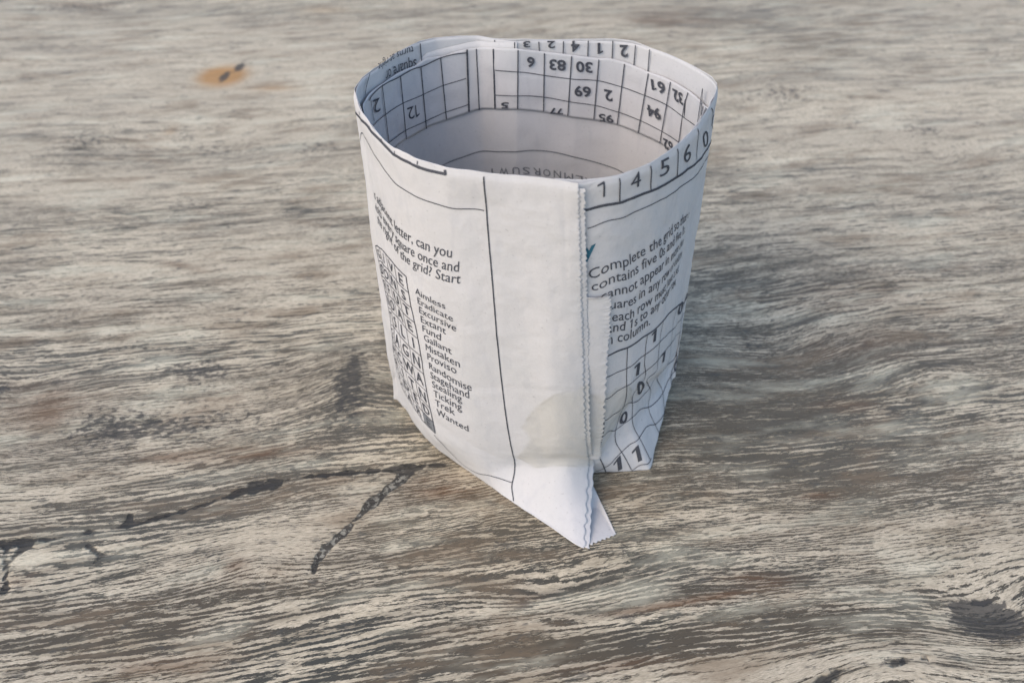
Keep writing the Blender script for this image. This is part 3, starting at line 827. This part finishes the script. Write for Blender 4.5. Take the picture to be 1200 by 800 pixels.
def refine(V, F, times=2):
    """halve the triangles so that large figures follow the paper"""
    for _ in range(times):
        V = list(map(tuple, V)); G = []; mid = {}
        def m(a, b):
            k = (min(a, b), max(a, b))
            if k not in mid:
                mid[k] = len(V); V.append(((V[a][0] + V[b][0]) / 2, (V[a][1] + V[b][1]) / 2))
            return mid[k]
        for a, b, c in F:
            x, y, z = m(a, b), m(b, c), m(c, a); G += [[a, x, z], [x, b, y], [z, y, c], [x, y, z]]
        F = G
    return np.array(V), F
class Print:
    """collects one kind of print on one sheet into one mesh"""
    def __init__(s, name, surf, mat, label=None):
        s.name, s.surf, s.mat, s.V, s.F, s.label = name, surf, mat, [], [], label; s.n = 0
    def add(s, P, F):
        s.V.append(P); s.F += [[i + s.n for i in f] for f in F]; s.n += len(P)
    def box(s, txt, centre, right, up, bold=0.0, shear=0.0, clip_top=None):
        """text whose outline box has the given centre, width vector and height vector, all read off the photo"""
        V, F = glyphs(txt, bold, shear)
        lo, hi = V.min(0), V.max(0)
        u = (V - (lo + hi) / 2) / (hi - lo); u, F = refine(u, F)
        c = np.array(centre, float); r = np.array(right, float); w = np.array(up, float)
        A = s.surf.locate
        c0 = A(*c); dr = A(*(c + r * .5)) - A(*(c - r * .5)); du = A(*(c + w * .5)) - A(*(c - w * .5))
        q = c0 + u[:, :1] * dr + u[:, 1:] * du
        if clip_top is not None:
            q[:, 1] = clip_top(q[:, 0], q[:, 1])
        s.add(s.surf.point(q[:, 0], q[:, 1], np.full(len(q), s.surf.off)), F)
    def block(s, lines, up, bold=0.0, smin=None, smax=9.0):
        """several lines of one paragraph: each pinned by two words, all running parallel in the paper"""
        rate = []
        for txt, i0, p0, i1, p1 in lines:
            A = s.surf.locate
            rate.append((A(*p1) - A(*p0)) / (advance(txt[:i1], bold) - advance(txt[:i0], bold)))
        r = np.median(np.array(rate), 0)
        du = np.mean([s.surf.locate(*(np.array(l[2]) + up)) - s.surf.locate(*l[2]) for l in lines], 0)
        for (txt, i0, p0, i1, p1), ri in zip(lines, rate):
            V, F = glyphs(txt, bold)
            if '1' in txt:                       # the type's figure one is a bare stroke: give it its flag
                V = V.copy(); F = list(F)
                for k, ch in enumerate(txt):
                    if ch == '1':
                        x = advance(txt[:k], bold) + .10; n = len(V)
                        V = np.concatenate([V, [[x, .66], [x - .13, .57], [x - .13, .50], [x, .57]]]); F.append([n, n + 1, n + 2, n + 3])
            a = s.surf.locate(*p0); x0 = advance(txt[:i0], bold)
            rr = np.array([0.6 * r[0] + 0.4 * ri[0], r[1]])
            q = a + (V[:, :1] - x0) * rr + V[:, 1:] / CAP * du
            if smin is not None:
                F = [f for f in F if min(q[k, 0] for k in f) > smin and max(q[k, 0] for k in f) < smax]
            s.add(s.surf.point(q[:, 0], q[:, 1], np.full(len(q), s.surf.off)), F)
    def line(s, txt, i0, p0, i1, p1, up, bold=0.0, smin=None):
        """a line of text pinned by the starts of two of its words; up = cap height vector at the first"""
        V, F = glyphs(txt, bold)
        x0, x1 = advance(txt[:i0], bold), advance(txt[:i1], bold)
        A = s.surf.locate; a, b = A(*p0), A(*p1)
        w = np.array(up, float); du = A(*(np.array(p0) + w)) - a
        t = (V[:, :1] - x0) / (x1 - x0)
        q = a + t * (b - a) + V[:, 1:] / CAP * du
        keep = None
        if smin is not None:
            ok = [f for f in F if min(q[k, 0] for k in f) > smin]; F = ok
        s.add(s.surf.point(q[:, 0], q[:, 1], np.full(len(q), s.surf.off)), F)
    def rule(s, pts, width, sv=False, n=60, fit=0):
        """a printed rule through photo points"""
        q = np.array([p if sv else s.surf.locate(*p) for p in pts], float)
        d = np.concatenate([[0], np.cumsum(np.hypot(np.diff(q[:, 0]) / 0.04, np.diff(q[:, 1]) / 0.5) + 1e-6)])
        t = np.linspace(0, d[-1], n)
        c = hermite(t, d, q, False) if len(q) > 2 else np.stack([np.interp(t, d, q[:, k]) for k in (0, 1)], 1)
        if fit:
            c = np.stack([np.polyval(np.polyfit(d, q[:, k], fit), t) for k in (0, 1)], 1)
        P = s.surf.point(c[:, 0], c[:, 1], np.full(n, s.surf.off))
        Pn = s.surf.point(c[:, 0], c[:, 1], np.full(n, s.surf.off + 0.001)) - P
        Pn /= np.linalg.norm(Pn, axis=1, keepdims=True)
        T = np.gradient(P, axis=0)
        side = np.cross(Pn, T); side /= np.maximum(np.linalg.norm(side, axis=1, keepdims=True), 1e-12)
        w = (width * (1 + 0.04 * rng.standard_normal(n)))[:, None] * 0.5
        s.add(np.concatenate([P + side * w, P - side * w]), [[k, k + 1, n + k + 1, n + k] for k in range(n - 1)])
    def quad(s, pts, n=8):
        a, b, c, d = [np.asarray(p, float) for p in pts]
        u = np.linspace(0, 1, n); U, W = np.meshgrid(u, u, indexing='ij'); U = U.ravel()[:, None]; W = W.ravel()[:, None]
        q = a * (1 - U) * (1 - W) + b * U * (1 - W) + c * U * W + d * (1 - U) * W
        s.add(s.surf.point(q[:, 0], q[:, 1], np.full(len(q), s.surf.off - 0.00002)), grid_faces(n, n).tolist())
    def build(s):
        me = bpy.data.meshes.new(s.name); me.from_pydata(np.concatenate(s.V).tolist(), [], s.F); me.materials.append(s.mat); me.update()
        ob = bpy.data.objects.new(s.name, me); COL.objects.link(ob); ob.parent = s.surf.parent
        if s.label: ob["label"] = s.label
        ob["kind"] = "stuff"
        return ob

THIN, RULE, HEAVY = 0.00022, 0.00030, 0.00062
# --- front sheet
p = Print("printed_rules", S_FRONT, INK, "border rules on the front sheet")
p.rule([(414.5, 126), (425, 142), (440, 159), (455, 174.5), (470, 186), (485, 193.5), (500, 199), (522.5, 204)], HEAVY, n=120)
p.rule([(521.5, 199), (522.5, 205)], HEAVY)
for a, b in (((421, 131), (422, 135)), ((433, 148), (434, 151)), ((447, 163), (448, 166)), ((462.5, 177), (463, 181)), ((489.5, 188.5), (489, 193))):
    p.rule([a, b], THIN, n=4)
p.rule([(422.5, 165), (442.7, 187), (458, 207.5), (472.4, 221.5), (490, 232), (516, 239.5), (567.5, 246.7)], THIN, n=120, fit=4)
p.rule([(567, 207), (571, 258), (578, 340), (585, 420), (592, 480), (597, 512), (603, 540), (602.5, 556), (600, 568), (602, 587)], RULE, n=140)
p.rule([(509, 509), (519, 520), (530, 531.5), (545, 545.5), (551, 549.5), (575, 557), (599.5, 565)], THIN, n=80)
p.build()

p = Print("printed_text", S_FRONT, INK, "word puzzle instructions and word list on the front sheet")
p.block([("turns adjacent letter, can you", 23, (488.6, 287.8), 27, (509.6, 297)),
         ("visits every square once and", 20, (490.4, 303.3), 25, (516.6, 313.8)),
         ("to the right of the grid? Start", 20, (485, 313), 26, (511.4, 325.8))], np.array((0, -10.8)), 0.0, S_FRONT.locate(440, 242)[0])
words = "Aimless Eradicate Excursive Extant Fund Gallant Mistaken Proviso Randomise Stagehand Stealing Ticking Trek Wanted".split()
sa, sb = np.array([488, 344.0]), np.array([513.2, 486.0])
wid = advance("Randomise", 0.0)
for k, wd in enumerate(words):
    o = sa + (sb - sa) * k / 13
    e = o + np.array([51.0, 26.5]) * (advance(wd, 0.0) / wid)
    p.line(wd, 0, o, len(wd), e, (-0.6, -7.3), 0.0)
p.build()

# --- letter grid on the left of the front sheet
rt, rb = S_FRONT.locate(476, 323.5), S_FRONT.locate(510.5, 507.5)
c4a, c4b = S_FRONT.locate(469.5, 331), S_FRONT.locate(503, 493)
c3a, c3b = S_FRONT.locate(458, 316.5), S_FRONT.locate(491.5, 480)
pa, pb = c4a - c3a, c4b - c3b
g = Print("letter_grid", S_FRONT, INK, "word search letter grid at the left of the front sheet")
gp = Print("grid_shading", S_FRONT, INK_GREY, "grey filled last cell of the letter grid")
NCOL = 4
def cell(c, r):
    """corner of the letter grid: c columns left of its right edge, r rows down"""
    f = np.asarray(r, float) / 10
    f = f.reshape(f.shape + (1,)); c = np.asarray(c, float); c = c.reshape(c.shape + (1,))
    return rt * (1 - f) + rb * f - (pa * (1 - f) + pb * f) * c
for c in range(NCOL + 1):
    g.rule([cell(c, r) for r in range(11)], RULE if c == 0 else THIN, sv=True, n=40)
for r in range(11):
    g.rule([cell(c, r) for c in range(NCOL + 1)], RULE if r in (0, 10) else THIN, sv=True, n=60)
cols = ["ESTEINANDE", "VNUALGWTER", "IOFOSACIDA", "GDRNTEHRIC", "AMLSOEUNRT", "TEDANIRSOL"]
for c in range(NCOL):
    for r in range(10):
        V, F = glyphs(cols[c][r], 0.008)
        lo, hi = V.min(0), V.max(0); u = (V - (lo + hi) / 2) / (hi[1] - lo[1])
        q = cell(c + .5 - u[:, 0] * 0.62, r + .5 - u[:, 1] * 0.62)
        g.add(outer(q[:, 0], q[:, 1], np.full(len(q), 0.00016)), F)
gp.quad([cell(.04, 9.05), cell(.96, 9.05), cell(.96, 9.96), cell(.04, 9.96)])
g.build(); gp.build()

# --- right sheet
p = Print("printed_rules", S_RIGHT, INK, "number boxes and rules under the rim of the right sheet")
p.rule([(683, 246.3), (701, 242), (725, 237), (745, 231), (762.5, 224), (790, 210), (805, 198.5), (816, 189), (826, 179), (832, 170), (836, 158)], HEAVY, n=140, fit=3)
p.rule([(688, 266), (703, 263), (726, 256), (745, 249), (770, 235.6), (790, 224.5), (812, 208), (826, 190), (833, 174)], THIN, n=120, fit=3)
for a, b in (((682.5, 217.5), (683.5, 246)), ((725.5, 209), (726, 236.5)), ((762, 194.5), (762.5, 223)), ((793.5, 174.5), (793, 208)), ((817, 151), (816, 188)), ((833, 127), (837, 150))):
    p.rule([a, b], RULE if a[0] > 690 else 0.00036, n=30)
p.build()
p = Print("printed_numbers", S_RIGHT, INK, "row of large numbers 1 4 5 6 0 under the rim")
p.box("1", (704.5, 222.5), (9, -1), (0, -18)); p.box("4", (745, 211.5), (12, -5), (0, -17.5)); p.box("5", (779, 196), (11, -6), (0, -19))
p.box("6", (805.5, 180), (8.5, -6), (0, -20)); p.box("0", (826.5, 163), (6, -6), (-1, -18)); p.box("1", (834, 142), (2, -3), (3, -14))
p.build()
p = Print("teal_heading", S_RIGHT, INK_TEAL, "end of a bold teal heading showing beside the seam")
p.line("Binary", 5, (685, 301.5), 6, (698, 297), (0, -17), 0.035, smin=0.0)
p.build()
p = Print("printed_text", S_RIGHT, INK, "number puzzle instructions on the right sheet")
p.block([("Complete the grid so that each row", 0, (690.7, 326.1), 18, (792.8, 281)),
         ("contains five 0s and five 1s. The", 0, (694.2, 340.2), 17, (783.3, 301.9)),
         ("cannot appear in more than two", 1, (713.2, 348.5), 7, (750.7, 334)),
         ("squares in any row or column,", 2, (715.6, 362.5), 11, (758.3, 344)),
         ("in, each row must have a set", 4, (718, 376.5), 13, (766, 354.6)),
         ("0s and 1s to any other row,", 3, (712, 390), 13, (760.7, 368.9)),
         ("each column.", 3, (712, 404), 12, (763.5, 377.5))], np.array((0, -10.8)), 0.0, 0.0, S_COL[8])
p.build()
p = Print("number_grid", S_RIGHT, INK, "grid of zeros and ones at the foot of the right sheet")
R = [
    ([(709.5, 417.8), (735, 407.2), (758, 392), (777, 375.5), (793, 359.4), (806, 342)], 0.00045),
    ([(708, 417), (707.5, 440), (707, 480), (706.6, 508), (703.5, 524), (702, 533), (705, 541), (710, 552.5)], RULE),
    ([(735, 407), (734, 440), (733, 468), (727, 484), (721, 504), (721, 516), (728, 529), (740, 550.5)], THIN),
    ([(758.5, 392), (756.5, 405), (755, 425), (753, 447), (743, 460), (741, 476), (742, 499), (749, 513), (762, 539)], THIN),
    ([(777, 376), (773, 400), (771, 420), (769, 434), (760, 442), (762, 460), (762, 486), (768, 499), (773, 509)], THIN),
    ([(793, 360), (788, 385), (786, 404), (783, 424), (773, 438), (776, 458), (778, 476), (781, 488)], THIN),
    ([(805, 343), (799, 370), (796, 395), (793, 420), (786, 440), (789, 455)], THIN),
    ([(708, 442), (733, 432), (754.4, 416), (771, 403), (788, 386), (801, 366)], THIN),
    ([(703.4, 467.6), (734, 452), (754.4, 436), (769, 424), (785, 404), (797, 388)], THIN),
    ([(702, 489.7), (733, 474.4), (754.4, 461.6), (762, 453), (770, 440), (784, 425.5), (793.5, 414)], THIN),
    ([(700, 511.5), (714, 504.5), (722, 503), (740.5, 489), (763, 475.4), (775.6, 461.6), (784, 443.6), (792, 433)], THIN),
    ([(697.5, 552), (729, 528.5), (749, 512.6), (768, 496.7), (783, 483)], THIN),
    ([(740.5, 550.5), (752, 544), (763, 536.5)], THIN),
]
for pts, w in R:
    p.rule(pts, w, n=90)
for t, c, r, u in (("1", (766, 394), (6, -4), (2, -14)), ("0", (797.5, 361), (6, -7), (1.5, -14)), ("1", (746, 433), (6.5, -3.5), (2, -15)),
                   ("1", (777, 418.5), (4.5, -3), (2, -13)), ("0", (792, 428), (5, -6), (2, -12)), ("0", (751, 454.5), (8, -4), (0, -15)),
                   ("0", (731, 488.5), (9, -4), (2, -14)), ("1", (746, 532), (9, -5), (-4, -17)), ("1", (723.5, 544.5), (9, -6), (-2, -14))):
    p.box(t, c, r, u, 0.030)
p.build()

# --- the band inside
p = Print("printed_grid", S_BAND, INK, "crossword cells and rules on the inner band")
for pts, w in (
    ([(547, 58), (549.5, 131)], HEAVY * .8), ([(558, 57.5), (561.5, 129)], RULE), ([(578, 57.5), (580, 127.5)], 0.00045),
    ([(607, 59), (606.5, 128)], RULE), ([(638, 62.5), (637, 130.5)], RULE), ([(670, 66), (665.5, 136)], RULE), ([(702, 70), (696, 140)], RULE),
    ([(732, 75), (723.5, 146)], RULE), ([(760, 86), (748, 156)], RULE), ([(786, 96), (773.5, 168)], RULE),
    ([(806.5, 108.5), (802.5, 124), (802, 137), (798, 150), (794, 178)], RULE), ([(824.5, 124), (822.5, 134), (818, 143), (816, 158)], RULE),
    ([(516, 67), (523, 140)], RULE), ([(493, 78), (499.5, 151)], RULE), ([(469, 89.5), (476, 163)], RULE), ([(447.5, 99.5), (456, 172)], RULE), ([(433.5, 114), (438, 142)], THIN),
    ([(580, 82.5), (607, 84.5), (638, 88.5), (668, 92.5), (700, 94.5), (729, 102), (756, 112), (782, 123.5), (802, 138), (823, 156)], THIN),
    ([(580, 111.5), (607, 112.5), (638, 114), (666, 119), (697, 123.5), (725, 131.5), (752, 142), (774, 153), (796, 167), (804, 173)], THIN),
    ([(432, 118), (447, 101), (468, 90), (487, 80), (493, 78.5), (516, 68), (533, 63.5), (547, 62)], RULE),
    ([(435.6, 150), (452, 134), (471, 121.5), (496, 110.7), (520, 100), (546, 92)], THIN),
    ([(456, 166.6), (476, 152.4), (499.7, 141.6), (523.5, 131), (548.5, 122.6)], THIN)):
    p.rule(pts, w, n=50)
p.build()
p = Print("printed_numbers", S_BAND, INK, "upside down grid numbers on the inner band")
for t, c, r, u in (("6", (622, 73), (-9, -.6), (0, 12.5)), ("83", (653.5, 76.3), (-19.5, -1.6), (0, 13)), ("30", (684.7, 78.7), (-19.5, -1.5), (.5, 13)),
                   ("69", (682.8, 107.3), (-19.5, -1.5), (.7, 13)), ("2", (713.3, 112), (-9.5, -2), (1, 13.5)), ("61", (771.6, 101.6), (-16, -5.5), (1.5, 14.5)),
                   ("32", (795, 113.6), (-11.5, -6.5), (2, 15)), ("94", (766.5, 131.5), (-15.5, -6), (1.5, 14)), ("5", (591.5, 123.5), (-9, 0), (0, 7.5)),
                   ("77", (651.8, 130), (-16, -1), (.5, 7)), ("95", (710.5, 138.5), (-17, -2.5), (1, 9.5)), ("62", (783.5, 170.5), (-11, -6), (1, 13)),
                   ):
    p.box(t, c, r, u, 0.030)
p.box("2", (441, 124), (-8, 3.5), (1.5, 16)); p.box("12", (484, 131.5), (-13.5, 4.5), (1.5, 14))
p.build()
# --- the fold inside the rim
p = Print("printed_grid", S_CUFF, INK, "rules on the fold inside the rim")
for a, b in (((492, 51), (494, 74)), ((579.5, 47), (579.5, 49)), ((603, 49.5), (603, 57)), ((631.5, 49), (632, 60)), ((660.5, 48.5), (660, 63)), ((689.5, 48), (689, 66)),
             ((718.5, 48), (717.5, 70)), ((745, 53), (743, 78)), ((761.5, 58), (759.5, 85)), ((433, 86), (427, 112))):
    p.rule([a, b], RULE, n=12)
p.build()
p = Print("printed_numbers", S_CUFF, INK, "upside down numbers on the fold inside the rim")
for t, c, r, u in (("2", (731.5, 60), (-9.5, -.5), (.5, 14.5)), ("1", (703.7, 56.8), (-6.5, 0), (0, 13)), ("4", (674.3, 54.5), (-10, 0), (0, 13)),
                   ("2", (646, 52.4), (-9, 0), (0, 9)), ("3", (617.2, 52), (-8.5, 0), (0, 7.5))):
    p.box(t, c, r, u, 0.030)
p.build()
p = Print("printed_text", S_CUFF, INK, "upside down words on the fold inside the rim")
p.box("square or", (466.5, 78), (-35, 15), (1, 13), 0.0); p.box("turns at right", (460, 66.5), (-41, 21), (1, 12), 0.0)
p.build()
# --- the wall inside
p = Print("printed_rules", S_INNER, INK_GREY, "single curved rule on the inside wall")
p.rule([(500, 205), (515, 195), (533, 186.7), (566.7, 176.7), (600, 174.7), (633, 176), (666.7, 182), (700, 190), (740, 205), (760, 216)], RULE, n=120, fit=4)
p.build()
p = Print("printed_letters", S_INNER, INK_GREY, "upside down row of letters on the inside wall")
for t, c in zip("YWUSRONMLA", ((576, 203), (590, 202), (604.5, 201.5), (616.5, 201.5), (629, 202.5), (641, 204), (653.5, 205.7), (667, 208.5), (679.5, 211.5), (691, 214.5))):
    c = (c[0], c[1] - 2.5)
    p.box(t, c, (-8.5 if t not in "WM" else -10.5, -.6 - (c[0] - 600) * .012), (.3, 8.2))
p.build()
